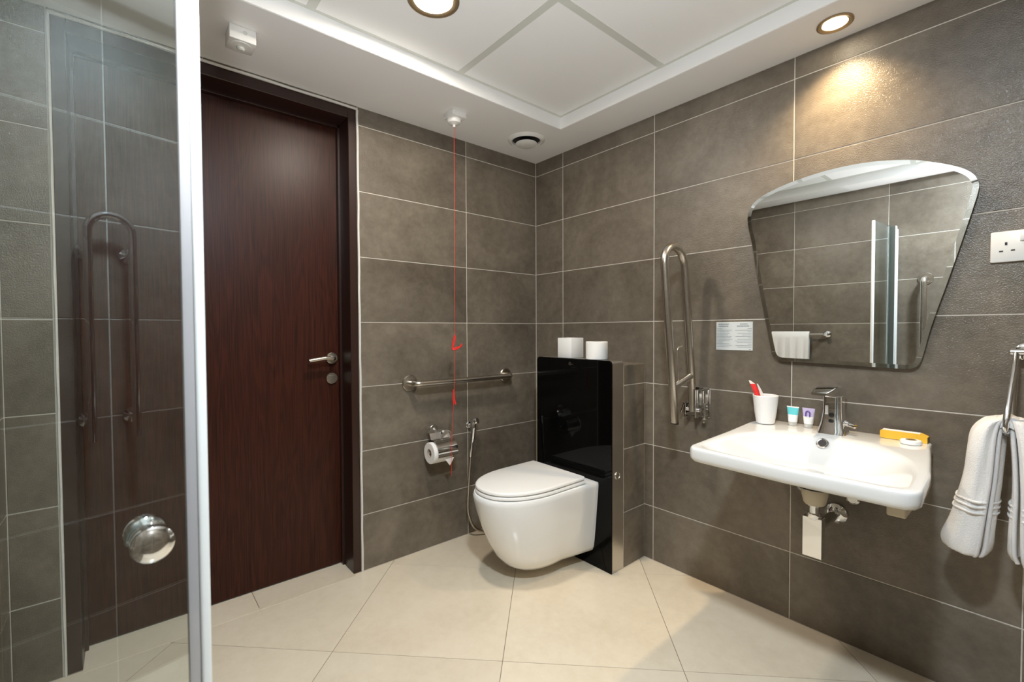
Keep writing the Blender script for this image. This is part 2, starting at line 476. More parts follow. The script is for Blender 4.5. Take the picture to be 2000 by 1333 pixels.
gx = [CX0, 1.006, 1.606, CX1]; gy = [CY0, -1.445, -0.845, CY1]
for a, b in zip(gx, gx[1:]):
    for c, d in zip(gy, gy[1:]):
        MB().box((a + 0.012, c + 0.012, ZT), (b - 0.012, d - 0.012, ZT + 0.019), 0.0015, 1).build('ceiling_board', 'ceil_tile', ceiling, smooth=0)
for x in gx[1:-1]:
    MB().box((x - 0.015, CY0, ZT - 0.0012), (x + 0.015, CY1, ZT + 0.02)).build('grid_bar', 'grid', ceiling, smooth=0)
for y in gy[1:-1]:
    MB().box((CX0, y - 0.015, ZT - 0.0010), (CX1, y + 0.015, ZT + 0.02)).build('grid_bar', 'grid', ceiling, smooth=0)
for a, b in (((CX0 + e, CY0, ZT - 0.0012), (CX0 + 0.016, CY1, ZT + 0.02)), ((CX0, CY1 - 0.016, ZT - 0.001), (CX1, CY1 - e, ZT + 0.02)),
             ((CX1 - 0.016, CY0, ZT - 0.0012), (CX1 - e, CY1, ZT + 0.02)), ((CX0, CY0 + e, ZT - 0.001), (CX1, CY0 + 0.016, ZT + 0.02))):
    MB().box(a, b).build('edge_bar', 'grid', ceiling, smooth=0)

# ------------------------------------------------------------------ door
door = bpy.data.objects.new('door_1', None); sc.collection.objects.link(door); door.location = (-0.14, -1.61, 0)
struct(door, 'closed dark mahogany door with satin lever handle')
YA, YB = -1.1195, -2.1030
leaf = MB().box((-0.18, -2.072, 0.006), (-0.14, -1.150, 2.088), 0.001, 1).build('door_leaf', 'wood', door)
for s, y in ((1, YA), (-1, YB)):
    j = MB()
    j.box((-0.15, y - s * 0.036, 0.0), (-0.006, y, 2.1305), 0.002, 1)
    j.box((-0.139, y - s * 0.046, 0.0), (-0.115, y - s * 0.034, 2.1305), 0.001, 1)
    j.build('door_jamb', 'frame', door)
hd = MB()
hd.box((-0.15, YB + 0.036, 2.086), (-0.006, YA - 0.036, 2.1305), 0.002, 1); hd.box((-0.139, YB + 0.036, 2.074), (-0.115, YA - 0.036, 2.088), 0.001, 1)
hd.build('door_head', 'frame', door)
def wob(p, k): return Vector(p) + Vector((0, 0.0012 * sin(k * 2.3), 0.0010 * sin(k * 1.7)))
for nm, br, pts in (('a', 0.0052, [(0, YA + 0.004, z / 10) for z in range(0, 22)] + [(0, YA + 0.004, 2.129)]), ('b', 0.0032, [(0, YB - 0.004, z / 10) for z in range(0, 22)] + [(0, YB - 0.004, 2.129)]),
                ('c', 0.0052, [(0, YB - 0.004 + (YA - YB + 0.008) * k / 14, 2.1335) for k in range(15)])):
    MB().tube([wob(p, i) for i, p in enumerate(pts)], br, 8).build('sealant_bead', 'bead', door)
hb = MB()
hc = Vector((-0.14, -1.197, 0.994))
hb.lathe([(0.0265, 0), (0.0265, 0.006), (0.024, 0.0085), (0.011, 0.009), (0.010, 0.045)], at(hc, (1, 0, 0)), 28)
hb.tube(fillet([hc + Vector((0.035, 0, 0)), hc + Vector((0.052, -0.004, 0.0)), hc + Vector((0.054, -0.045, 0.004)), hc + Vector((0.050, -0.115, -0.006))], 0.012), 0.0088, 12)
hb.build('lever_handle', 'satin', leaf)
tb = MB(); tc_ = Vector((-0.14, -1.198, 0.899))
tb.lathe([(0.026, 0), (0.026, 0.006), (0.0245, 0.0075)], at(tc_, (1, 0, 0)), 28)
tb.box(tc_ + Vector((0.0075, -0.014, 0.009)), tc_ + Vector((0.0105, 0.014, 0.013)), 0.0005, 1)
tb.build('lock_rose', 'satin', leaf)

# ------------------------------------------------------------------ tiled boxing and cistern module
PX0, PX1, PYF, PYB, PZ = 0.285, 0.775, -0.262, -0.172, 0.975
box = struct(MB().box((PX0 + GB, PYB + 0.0, -0.01), (PX1 - GB, GB, 0.957)).build('wall_boxing', 'grout', smooth=0), 'low tiled boxing behind the cistern module')
lay_tiles(box, (PX1, 0, 0), (0, 1, 0), (0, 0, 1), [PYB + 0.001, 0.0], [0.0, 0.2625, 0.5625, 0.8625, 0.958])
lay_tiles(box, (0, 0, 0.9585), (1, 0, 0), (0, 1, 0), [PX0, PX1 + 0.002], [PYB + 0.001, 0.0])

cist = thing('cistern_module', 'black glass cistern module with satin metal sides behind the toilet', 'cistern', ((PX0 + PX1) / 2, (PYF + PYB) / 2, 0))
def panel_loop(y, inset, n=6, r=0.018):
    x0, x1, z1 = PX0 + inset, PX1 - inset, PZ + 0.006 - inset
    out = [(x0, y, 0.0), (x1, y, 0.0)]
    for k in range(n + 1):
        a = radians(90 * k / n); out.append((x1 - r + r * cos(a), y, z1 - r + r * sin(a)))
    for k in range(n + 1):
        a = radians(90 + 90 * k / n); out.append((x0 + r + r * cos(a), y, z1 - r + r * sin(a)))
    return out
MB().loft([panel_loop(PYF + 0.006, 0.0), panel_loop(PYF + 0.001, 0.0), panel_loop(PYF, 0.001)]).build('glass_panel', 'black_glass', cist)
MB().loft([panel_loop(PYB, 0.001), panel_loop(PYF + 0.006, 0.001)]).build('metal_casing', 'alu', cist)
MB().lathe([(0.018, 0), (0.018, 0.003), (0.0165, 0.0042), (0.0145, 0.0042), (0.013, 0.0015), (0.012, 0.0030)], at((PX1 - 0.001, -0.218, 0.448), (1, 0, 0)), 28).build('flush_button', 'alu', cist)
MB().lathe([(0.009, 0), (0.0085, 0.0012)], at((0.52, PYF, 0.955), (0, -1, 0)), 20).build('sensor_window', 'slot', cist)

# ------------------------------------------------------------------ toilet
TX = 0.500
def D(hr, hm, y0, ym, yt, z, n=26, p=2.2, zt=None):
    """D outline: straight flanks from (hr,y0) to (hm,ym), then a superellipse to the tip yt"""
    pts = []
    for k in range(n + 1):
        a = pi / 2 * k / n
        x = hm * (max(0.0, sin(a)) ** (2 / p)); y = ym + (yt - ym) * (max(0.0, cos(a)) ** (2 / p))
        zz = z if zt is None else zt + (z - zt) * ((y - yt) / (y0 - yt)) ** 1.0
        pts.append((x, y, zz))
    for k in range(1, 7):
        t = k / 6
        y = ym + (y0 - ym) * t
        zz = z if zt is None else zt + (z - zt) * ((y - yt) / (y0 - yt)) ** 1.0
        pts.append((hm + (hr - hm) * t, y, zz))
    left = [(-x, y, zz) for x, y, zz in reversed(pts[1:])]
    return [(TX + x, y, zz) for x, y, zz in pts] + [(TX + x, y, zz) for x, y, zz in left]
toilet = thing('toilet', 'white wall hung toilet with closed lid below the black glass panel', 'toilet', (TX, -0.5, 0))
Y0 = PYF - 0.0005
secs = [(0.408, 0.408, 0.197, 0.187, -0.50, -0.797), (0.400, 0.400, 0.200, 0.191, -0.50, -0.803), (0.385, 0.385, 0.1995, 0.191, -0.50, -0.802), (0.33, 0.33, 0.195, 0.188, -0.495, -0.788),
        (0.26, 0.255, 0.189, 0.180, -0.48, -0.763), (0.19, 0.18, 0.183, 0.168, -0.465, -0.730), (0.13, 0.115, 0.177, 0.154, -0.45, -0.694), (0.095, 0.076, 0.172, 0.138, -0.44, -0.660), (0.075, 0.053, 0.164, 0.120, -0.43, -0.625), (0.067, 0.044, 0.150, 0.100, -0.42, -0.590)]
loops = [D(hr, hm, Y0, ym, yt, z, zt=zt) for z, zt, hr, hm, ym, yt in secs]
MB().loft([D(0.15, 0.15, Y0, -0.5, -0.77, 0.409)] + loops).build('bowl', 'toilet_ceramic', toilet, smooth=50)
def slab(z0, z1, grow, y0=-0.336, b=0.004):
    f = lambda z, g: D(0.180 + g, 0.180 + g, y0 - min(g, 0) * 0.3, -0.52, -0.792 - g, z)
    return [f(z0, grow - b), f(z0 + b * 0.7, grow), f(z1 - b, grow), f(z1 - b * 0.3, grow - b * 0.5), f(z1, grow - b * 1.6)]
MB().loft(slab(0.411, 0.4255, 0.0)).build('seat', 'seat', toilet, smooth=50)
MB().loft(slab(0.4275, 0.4445, -0.001, b=0.006)).build('lid', 'seat', toilet, smooth=50)

# things on top of the module
tb_ = thing('tissue_box', 'white cube tissue box on top of the cistern module', 'tissue box', (0.46, -0.195, 0.981))
MB().box((0.4185, -0.2425, 0.981), (0.5115, -0.1495, 1.082), 0.0015, 2).build('carton', 'card', tb_)
MB().box((0.445, -0.205, 1.0822), (0.485, -0.187, 1.0832)).build('tissue_slot', 'paper', tb_)
rl = thing('toilet_roll', 'spare toilet paper roll standing on the cistern module', 'toilet roll', (0.645, -0.205, 0.981))
MB().lathe([(0.022, 0), (0.051, 0), (0.0525, 0.002), (0.0525, 0.083), (0.051, 0.085), (0.022, 0.085)], at((0.645, -0.208, 0.981)), 40, False, False).build('paper', 'paper', rl)
MB().lathe([(0.022, 0.0005), (0.022, 0.0845), (0.0205, 0.0845), (0.0205, 0.0005)], at((0.645, -0.208, 0.981)), 32, False, False).build('core', 'core', rl)

# ------------------------------------------------------------------ door wall fittings
gb = thing('grab_bar', 'straight steel grab bar on the wall beside the toilet', 'grab bar', (0.0, -0.56, 0.862))
GA, GBY, GZ = -0.866, -0.251, 0.8615
MB().tube(fillet([(0.006, GA, GZ), (0.066, GA, GZ), (0.066, GBY, GZ), (0.006, GBY, GZ)], 0.035, 8), 0.0145, 18).build('bar', 'steel', gb)
for y in (GA, GBY):
    MB().lathe([(0.041, 0), (0.041, 0.005), (0.037, 0.0105), (0.026, 0.0115), (0.0165, 0.0115)], at((0, y, GZ), (1, 0, 0)), 36).build('flange', 'steel', gb)

hol = thing('toilet_roll_holder', 'chrome toilet roll holder with hood on the door side wall', 'toilet roll holder', (0, -0.73, 0.6))
MB().lathe([(0.024, 0), (0.024, 0.007), (0.021, 0.010)], at((0, -0.735, 0.612), (1, 0, 0)), 28).build('wall_plate', 'chrome', hol)
MB().tube([(0.008, -0.735, 0.612), (0.045, -0.735, 0.605)], 0.008, 14).build('arm', 'chrome', hol)
MB().tube(fillet([(0.03, -0.735, 0.606), (0.045, -0.662, 0.606), (0.073, -0.662, 0.515), (0.073, -0.795, 0.515)], 0.012), 0.005, 10).build('spindle', 'chrome', hol)
cy, cz = 0.073, 0.515
prof = [(0.022, 0.612), (0.045, 0.603)] + [(cy + 0.060 * sin(radians(a)), cz + 0.060 * cos(radians(a))) for a in range(-12, 112, 8)]
fl = MB()
fl.loft([[(x, -0.782, z) for x, z in prof] + [(x - 0.0012, -0.782, z - 0.0012) for x, z in reversed(prof)], [(x, -0.668, z) for x, z in prof] + [(x - 0.0012, -0.668, z - 0.0012) for x, z in reversed(prof)]])
fl.build('hood', 'chrome', hol)
MB().lathe([(0.0065, 0), (0.0065, 0.006), (0.004, 0.009)], at((0.052, -0.708, 0.602), (0.7, 0, 0.7)), 14).build('hood_knob', 'white', hol)
r2 = thing('toilet_roll', 'toilet paper roll hanging in the chrome holder', 'toilet roll', (cy, -0.735, cz))
MB().lathe([(0.021, 0), (0.051, 0), (0.053, 0.002), (0.053, 0.106), (0.051, 0.108), (0.021, 0.108)], at((cy, -0.800, cz - 0.003), (0, 1, 0)), 40, False, False).build('paper', 'paper', r2)
MB().lathe([(0.021, 0.0005), (0.021, 0.1075), (0.0195, 0.1075), (0.0195, 0.0005)], at((cy, -0.800, cz - 0.003), (0, 1, 0)), 32, False, False).build('core', 'core', r2)
tl = MB()
tl.loft([[(0.129, -0.742, 0.482), (0.129, -0.690, 0.486), (0.124, -0.712, 0.446)], [(0.1275, -0.742, 0.482), (0.1275, -0.690, 0.486), (0.1225, -0.712, 0.446)]])
tl.build('folded_end', 'paper', r2)

sp = thing('bidet_sprayer', 'chrome hand bidet sprayer with hose between roll holder and toilet', 'bidet sprayer', (0, -0.52, 0.6))
hp = Vector((0.0, -0.512, 0.604))
hk = MB(); hk.lathe([(0.019, 0), (0.019, 0.005), (0.016, 0.008), (0.009, 0.009), (0.009, 0.032)], at(hp, (1, 0, 0)), 24)
hk.lathe([(0.016, -0.012), (0.0165, 0.0), (0.015, 0.012)], at(hp + Vector((0.042, 0, -0.004)), (0.15, 0, 1)), 20)
hk.build('wall_hook', 'chrome', sp)
a0 = Vector((0.050, -0.512, 0.632)); a1 = Vector((0.046, -0.531, 0.440))
hs = MB(); hs.tube([a0 + (a1 - a0) * t for t in (0.0, 0.06, 0.2, 0.6, 0.9, 1.0)], [0.012, 0.0165, 0.0150, 0.0125, 0.0105, 0.008], 16)
hs.lathe([(0.012, 0), (0.018, 0.012), (0.018, 0.022), (0.015, 0.027)], at(a0 + Vector((-0.004, 0.002, -0.006)), (0.85, 0.35, 0.35)), 20)
hs.build('handset', 'chrome', sp)
MB().tube(smooth_path([a1, (0.046, -0.541, 0.338), (0.048, -0.552, 0.19), (0.05, -0.546, 0.121), (0.055, -0.512, 0.05), (0.07, -0.46, 0.022), (0.10, -0.40, 0.03), (0.13, -0.33, 0.08), (0.10, -0.22, 0.13), (0.075, -0.20, 0.15)], 8), 0.0068, 10).build('hose', 'steel', sp)
MB().lathe([(0.024, 0), (0.024, 0.006), (0.011, 0.008), (0.011, 0.05), (0.014, 0.052), (0.014, 0.075)], at((0, -0.20, 0.15), (1, 0, 0)), 20).build('angle_valve', 'chrome', sp)

# ------------------------------------------------------------------ ceiling fittings
pc = thing('emergency_pull_cord', 'white ceiling pull switch with long red cord', 'pull cord', (0.228, -0.735, ZC))
mb = MB(); mb.box((0.188, -0.774, 2.118), (0.268, -0.696, ZC), 0.003, 2); mb.build('switch_box', 'white', pc)
MB().lathe([(0.034, 0), (0.034, -0.008), (0.030, -0.018), (0.016, -0.024), (0.007, -0.026), (0.006, -0.036)], at((0.222, -0.737, 2.118)), 32).build('dome', 'white', pc)
cp = [(0.222, -0.737, 2.083), (0.222, -0.7385, 1.6), (0.222, -0.742, 1.09)]
MB().tube(cp, 0.0012, 6).build('cord', 'red', pc)
def pull(px_dx, z): return Vector((0.222, -0.742 - 0.012 * (1.09 - z) / 0.6 + px_dx * 0.0024 * 0.76, z + 0)) + Vector((px_dx * 0.0024 * 0.64, 0, 0))
kn = MB()
kn.tube(smooth_path([pull(0, 1.10), pull(-2, 1.075), pull(-4, 1.045), pull(-3, 1.032), pull(4, 1.034), pull(11, 1.045), pull(15, 1.058)], 5), [0.0042] * 5 + [0.004] * 26, 8)
kn.tube(smooth_path([pull(1, 1.095), pull(-1, 1.06), pull(-5, 1.036), pull(0, 1.038), pull(8, 1.046)], 5), 0.003, 8)
kn.build('bow_knot', 'red', pc)
MB().tube([pull(0, 1.035), pull(0, 0.835)], 0.0012, 6).build('cord', 'red', pc)
ts = MB(); ts.tube(smooth_path([pull(-1, 0.84), pull(0, 0.80), pull(3, 0.77)], 5), 0.0038, 8); ts.tube(smooth_path([pull(-1, 0.835), pull(-2, 0.80), pull(-1, 0.768)], 5), 0.0028, 8)
ts.build('tassel', 'red', pc)
MB().tube([pull(-1, 0.78), pull(-4, 0.62), pull(-4, 0.43)], 0.0011, 6).build('cord', 'red', pc)

ms = thing('motion_sensor', 'white box sensor on the soffit above the door', 'sensor', (0.248, -1.618, ZC))
MB().box((0.207, -1.658, 2.098), (0.289, -1.578, ZC), 0.003, 2).build('housing', 'white', ms)
MB().lathe([(0.034, 0), (0.034, -0.002), (0.030, -0.003)], at((0.248, -1.618, 2.098)), 28).build('lens_ring', 'white', ms)
MB().lathe([(0.013, -0.003), (0.012, -0.009), (0.007, -0.013)], at((0.248, -1.618, 2.098)), 20).build('lens', 'grid', ms)
MB().lathe([(0.007, 0), (0.0065, 0.0008), (0.005, 0.0008), (0.005, 0.0002)], at((0.289, -1.612, 2.126), (1, 0, 0)), 16).build('logo_ring', 'grid', ms)

vt = thing('ceiling_vent', 'round white extract valve in the soffit corner', 'vent', (0.222, -0.278, ZC))
vc = (0.222, -0.278, ZC)
MB().lathe([(0.074, 0.0), (0.076, -0.010), (0.084, -0.014), (0.096, -0.008), (0.101, -0.002), (0.101, 0.0)], at(vc), 48, False, False).build('outer_ring', 'white', vt)
MB().lathe([(0.076, -0.008), (0.076, -0.0004)], at(vc), 40, False, True).build('throat', 'black', vt)
MB().lathe([(0.020, -0.001), (0.050, -0.018), (0.058, -0.021), (0.058, -0.025), (0.045, -0.031), (0.02, -0.033)], at(vc), 40).build('disc', 'white', vt)

def downlight(loc, label, r, mat_lamp, dome, trim='bronze'):
    t = thing('downlight', label, 'ceiling light', loc, 'round lamps recessed in the ceiling')
    MB().lathe([(r, 0.0), (r, -0.004), (r * 0.93, -0.0055), (r * 0.74, -0.002), (r * 0.74, 0.0)], at(loc), 48, False, False).build('trim_ring', trim, t)
    if dome:
        prof = [(r * 0.74 * cos(radians(a)), -0.001 - dome * sin(radians(a))) for a in range(0, 91, 10)]
        prof[-1] = (0.0008, prof[-1][1])
        MB().lathe(prof, at(loc), 32, True, True).build('diffuser', mat_lamp, t)
    else:
        MB().lathe([(r * 0.745, -0.001), (r * 0.74, -0.0025)], at(loc), 32).build('diffuser', mat_lamp, t)
    return t
downlight((0.735, -1.15, ZT), 'large round downlight in the ceiling recess near the door', 0.085, 'lamp_main', 0)
downlight((1.93, -1.66, ZT), 'cool white ceiling lamp over the shower', 0.10, 'lamp_shower', 0.010, 'white')
ss = thing('spotlight', 'small warm spotlight in the soffit above the basin', 'ceiling light', (1.574, -0.109, ZC))
MB().lathe([(0.052, 0.0), (0.052, -0.004), (0.047, -0.006), (0.037, -0.003), (0.035, 0.0)], at((1.574, -0.109, ZC)), 40, False, False).build('trim_ring', 'bronze', ss)
MB().lathe([(0.036, -0.0004), (0.035, -0.0018)], at((1.574, -0.109, ZC)), 32).build('lamp_face', 'lamp_spot', ss)

# ------------------------------------------------------------------ fold-up support rail (basin wall, and its twin by the shower)
fr = thing('fold_up_rail', 'folded up steel support rail between toilet and basin', 'support rail', (1.05, 0, 0.8))
X = 1.05
def arc_top(a, b, n=14):
    a, b = Vector(a), Vector(b); c = (a + b) / 2; d = a - b; up = Vector((0, -0.12, 0.99)).normalized()
    return [c + d * 0.5 * cos(pi * k / n) + up * (d.length / 2) * sin(pi * k / n) for k in range(n + 1)]
TOPO, TOPI = (X, -0.281, 1.385), (X, -0.122, 1.385)
MB().tube([(X, -0.1985, 0.733), (X, -0.24, 1.06)] + arc_top(TOPO, TOPI) + [(X, -0.086, 1.10), (X, -0.055, 0.83), (X, -0.050, 0.765)], 0.0165, 18).build('rail_tube', 'steel', fr)
MB().lathe([(0.0168, 0), (0.0168, -0.004), (0.012, -0.006)], at((X, -0.1983, 0.733), (0, 0.12, 1)), 18).build('end_cap', 'black', fr)
MB().tube([(X, -0.205, 0.885), (X, -0.064, 0.922)], 0.0145, 16).build('cross_bar', 'steel', fr)
MB().tube(fillet([(X - 0.004, -0.165, 0.905), (X - 0.004, -0.172, 1.045), (X - 0.004, -0.135, 1.052)], 0.012), 0.0032, 8).build('paper_hook', 'satin', fr)
bk = MB()
bk.box((X - 0.03, -0.006, 0.735), (X + 0.055, 0.0, 0.868), 0.0015, 1)
bk.box((X - 0.026, -0.075, 0.740), (X - 0.021, -0.004, 0.80), 0.001, 1)
bk.box((X + 0.021, -0.075, 0.740), (X + 0.026, -0.004, 0.862), 0.001, 1)
bk.tube([(X - 0.03, -0.05, 0.772), (X + 0.034, -0.05, 0.772)], 0.009, 14)
bk.xbox(at((X - 0.052, -0.035, 0.775), (0.35, 0, 1)), (0.006, 0.02, 0.05), 0.001, 1)
bk.tube([(X + 0.04, -0.028, 0.735), (X + 0.04, -0.028, 0.855)], 0.0055, 10)
bk.lathe([(0.004, -0.012), (0.009, -0.006), (0.009, 0.004), (0.004, 0.010)], at((X + 0.04, -0.028, 0.728)), 14)
bk.build('hinge_bracket', 'chrome', fr)
vg = thing('grab_bar', 'upright steel grab bar on the wall by the shower glass, seen in the mirror', 'grab bar', (1.51, RY, 1.13))
MB().tube(fillet([(1.51, RY + 0.006, 0.80), (1.51, RY + 0.075, 0.80), (1.51, RY + 0.075, 1.46), (1.51, RY + 0.006, 1.46)], 0.035, 8), 0.0175, 18).build('bar', 'steel', vg)
for z in (0.80, 1.46):
    MB().lathe([(0.041, 0), (0.041, 0.005), (0.037, 0.0105), (0.026, 0.0115), (0.0165, 0.0115)], at((1.51, RY, z), (0, 1, 0)), 36).build('flange', 'steel', vg)

# ------------------------------------------------------------------ sign
sg = thing('instruction_sign', 'small pale notice with two columns of print left of the mirror', 'sign', (1.2035, 0, 1.094))
MB().box((1.129, -0.003, 1.035), (1.278, 0.0, 1.1535), 0.0008, 1).build('plate', 'sign', sg)
pr = MB()
def strip(x0, x1, z, h): pr.box((x0, -0.0034, z - h / 2), (x1, -0.0028, z + h / 2))
def words_line(x0, x1, z, h, seed):
    r = random.Random(seed); x = x0
    while x < x1 - 0.001:
        w = min(r.uniform(0.003, 0.009), x1 - x); strip(x, x + w, z, h); x += w + 0.0011
for k, (z, a, b, c, d) in enumerate([(1.1440, 1.139, 1.182, 1.228, 1.258), (1.1355, 1.139, 1.182, 1.216, 1.265)]):
    words_line(a, b, z, 0.0034, k); words_line(c, d, z, 0.0034, k + 50)
Ls = [0.022, 0.064, 0.053, 0.054, 0.046, 0.062, 0.058, 0.065, 0.056, 0.026, 0.053, 0.062, 0.052]
Rs = [0.016, 0.066, 0.016, 0.056, 0.036, 0.064, 0.014, 0.056, 0.066, 0.058, 0.014, 0.064, 0.058]
for k in range(13):
    z = 1.1245 - k * 0.0063
    words_line(1.1325, 1.1325 + Ls[k], z, 0.0013, 100 + k); words_line(1.2745 - Rs[k], 1.2745, z, 0.0013, 200 + k)
strip(1.134, 1.140, 1.0405, 0.0016); strip(1.264, 1.272, 1.0395, 0.0016)
o = pr.build('printed_text', 'print', sg, smooth=0); o['kind'] = 'stuff'

# ------------------------------------------------------------------ mirror
mo = [(1.261, 1.562), (1.265, 1.595), (1.286, 1.627), (1.318, 1.647), (1.37, 1.664), (1.424, 1.676), (1.516, 1.687), (1.591, 1.688), (1.662, 1.682), (1.715, 1.672), (1.769, 1.657), (1.809, 1.640), (1.847, 1.621), (1.877, 1.602), (1.899, 1.581), (1.909, 1.562), (1.913, 1.541), (1.909, 1.512),
      (1.886, 1.413), (1.852, 1.275), (1.815, 1.131), (1.797, 1.040), (1.789, 1.012), (1.776, 0.997), (1.755, 0.992), (1.623, 0.995), (1.50, 0.998), (1.392, 1.000), (1.368, 1.010), (1.356, 1.033), (1.328, 1.176), (1.301, 1.324), (1.278, 1.468), (1.264, 1.532)]
def dense_closed(P, n=4):
    N = len(P); out = []
    for i in range(N):
        a, b, c, d = (Vector(P[(i + k) % N]) for k in (-1, 0, 1, 2))
        for k in range(n):
            t = k / n
            m1, m2 = (c - a) * 0.5, (d - b) * 0.5
            L = (c - b).length
            m1 = m1.normalized() * min(m1.length, L); m2 = m2.normalized() * min(m2.length, L)
            h = (2 * t ** 3 - 3 * t * t + 1) * b + (t ** 3 - 2 * t * t + t) * m1 + (-2 * t ** 3 + 3 * t * t) * c + (t ** 3 - t * t) * m2
            out.append(h)
    return out
mp_ = dense_closed(mo)
def inset(P, d):
    N = len(P); ar = sum(P[k][0] * P[(k + 1) % N][1] - P[(k + 1) % N][0] * P[k][1] for k in range(N))
    s = 1 if ar < 0 else -1; out = []
    for k in range(N):
        t = (P[(k + 2) % N] - P[k - 2]).normalized(); out.append(P[k] + Vector((t.y, -t.x)) * s * d)
    return out
mi = inset(mp_, 0.0135)
mr_ = thing('mirror', 'frameless mirror widening toward its arched top above the basin', 'mirror', (1.587, 0, 0.992))
toV = lambda P, y: [(p.x, y, p.y) for p in P]
mb = MB(); mb.bm.faces.new([mb.bm.verts.new(p) for p in toV(mi, -0.0190)]); mb.build('mirror_glass', 'mirror', mr_, smooth=0)
MB().loft([toV(mp_, -0.0182), toV(mi, -0.0190)], False, False).build('bevel', 'bevel', mr_, smooth=60)
mi2 = inset(mp_, 0.10)
MB().loft([toV(inset(mp_, 0.003), -0.0140), toV(mp_, -0.0145), toV(mp_, -0.0182)], True, False).build('edge', 'mirror_edge', mr_)
MB().box((1.42, -0.0145, 1.10), (1.72, 0.0, 1.60)).build('backing', 'mirror_edge', mr_)

# ------------------------------------------------------------------ socket
sk = thing('power_socket', 'white double power socket on the tiles right of the mirror', 'power socket', (2.01, 0, 1.357))
MB().box((1.938, -0.0095, 1.3125), (2.084, 0.0, 1.4005), 0.003, 2).build('face_plate', 'white', sk)
for ox in (0.0, 0.0765):
    s = MB(); s.box((1.9665 + ox, -0.0099, 1.360), (1.9715 + ox, -0.009, 1.3685)); s.box((1.9555 + ox, -0.0099, 1.3415), (1.9635 + ox, -0.009, 1.3455)); s.box((1.9785 + ox, -0.0099, 1.3425), (1.9865 + ox, -0.009, 1.3465))
    s.build('pin_holes', 'slot', sk)
for ox in (1.9955, 2.016):
    MB().box((ox, -0.0145, 1.369), (ox + 0.0115, -0.009, 1.391), 0.0015, 2).build('rocker_switch', 'white', sk)

# ------------------------------------------------------------------ washbasin
SC = Vector((1.588, -0.335)); SZ = 0.766
outline = fillet([(1.60, 0.0, 0), (1.316, 0.0, 0), (1.312, -0.12, 0), (1.316, -0.30, 0), (1.314, -0.590, 0), (1.60, -0.606, 0), (1.874, -0.598, 0), (1.867, -0.40, 0), (1.845, -0.22, 0), (1.826, -0.08, 0), (1.824, 0.0, 0), (1.60, 0.0, 0)], 0.036, 6)
outline = [(p.x, p.y) for p in outline]
def ray_hit(poly, th):
    d = Vector((cos(th), sin(th))); best = 0
    for k in range(len(poly)):
        a, b = Vector(poly[k]) - SC, Vector(poly[(k + 1) % len(poly)]) - SC
        e = b - a; den = d.x * e.y - d.y * e.x
        if abs(den) < 1e-9: continue
        t = (a.x * e.y - a.y * e.x) / den; u = (a.x * d.y - a.y * d.x) / den
        if t > 0 and -1e-6 <= u <= 1 + 1e-6: best = max(best, t)
    return best
inner = [(1.372, -0.30), (1.43, -0.235), (1.50, -0.200), (1.585, -0.188), (1.67, -0.200), (1.745, -0.235), (1.805, -0.30), (1.836, -0.40), (1.844, -0.50), (1.838, -0.552), (1.80, -0.568), (1.70, -0.574), (1.58, -0.576), (1.46, -0.572), (1.37, -0.560), (1.345, -0.540), (1.343, -0.47), (1.352, -0.37)]
inner = [(p.x, p.y) for p in dense_closed([(a, b) for a, b in inner], 5)]
NS = 120; TH = [2 * pi * k / NS + 0.01 for k in range(NS)]
Ro = [ray_hit(outline, t) for t in TH]; Ri = [ray_hit(inner, t) for t in TH]
def rimz(y): return SZ + 0.0135 * max(-1.0, min(0.0, (y + 0.12) / 0.45))
def sl(f):
    out = []
    for t, ro, ri in zip(TH, Ro, Ri):
        r, dz = f(ro, ri); x, y = SC.x + r * cos(t), SC.y + r * sin(t); out.append((x, min(y, 0.0), rimz(y) + dz))
    return out
ls = [sl(lambda o, i: (0.02, -0.116)), sl(lambda o, i: (i * 0.28, -0.108)), sl(lambda o, i: (i * 0.5, -0.079)), sl(lambda o, i: (i * 0.74, -0.054)), sl(lambda o, i: (i * 0.92, -0.047)), sl(lambda o, i: (o - 0.020, -0.046)), sl(lambda o, i: (o - 0.008, -0.0435)), sl(lambda o, i: (o - 0.002, -0.037)), sl(lambda o, i: (o, -0.028)), sl(lambda o, i: (o, -0.010)), sl(lambda o, i: (o - 0.0015, -0.004)),
      sl(lambda o, i: (o - 0.005, -0.0008)), sl(lambda o, i: (o - 0.010, 0.0)), sl(lambda o, i: (i + (o - i) * 0.25, -0.0005)), sl(lambda o, i: (i + 0.002, -0.0018))]
for t in (0.975, 0.94, 0.90, 0.84, 0.76, 0.66, 0.54, 0.40, 0.26, 0.12, 0.05):
    ls.append(sl(lambda o, i, t=t: (i * t, -0.002 - 0.070 * (1 - t ** 3.4) - 0.008 * (1 - t))))
basin = thing('washbasin', 'white wall hung accessible washbasin below the mirror', 'washbasin', (1.588, 0, 0.766))
MB().loft(ls).build('bowl', 'ceramic', basin, smooth=60)
MB().lathe([(0.0118, 0.0028), (0.0150, 0.0036), (0.0175, 0.0018), (0.0175, -0.006)], at((1.578, -0.2015, 0.7475), (0, -0.80, 0.60)), 28, False, False).build('overflow_ring', 'chrome', basin)
MB().lathe([(0.0122, 0.0004), (0.0115, 0.0034)], at((1.578, -0.2015, 0.7475), (0, -0.80, 0.60)), 24).build('overflow_hole', 'slot', basin)
MB().lathe([(0.032, 0), (0.032, 0.003), (0.026, 0.005)], at((SC.x, SC.y, 0.6795)), 28).build('drain_cap', 'chrome', basin)
for x in (1.775,):
    k_ = MB(); k_.box((x - 0.022, -0.25, 0.578), (x + 0.022, -0.10, 0.715), 0.003, 1); k_.tube([(x + 0.01, -0.2, 0.582), (x + 0.01, -0.2, 0.566)], 0.006, 10); k_.build('mounting_block', 'cream_plastic', basin)

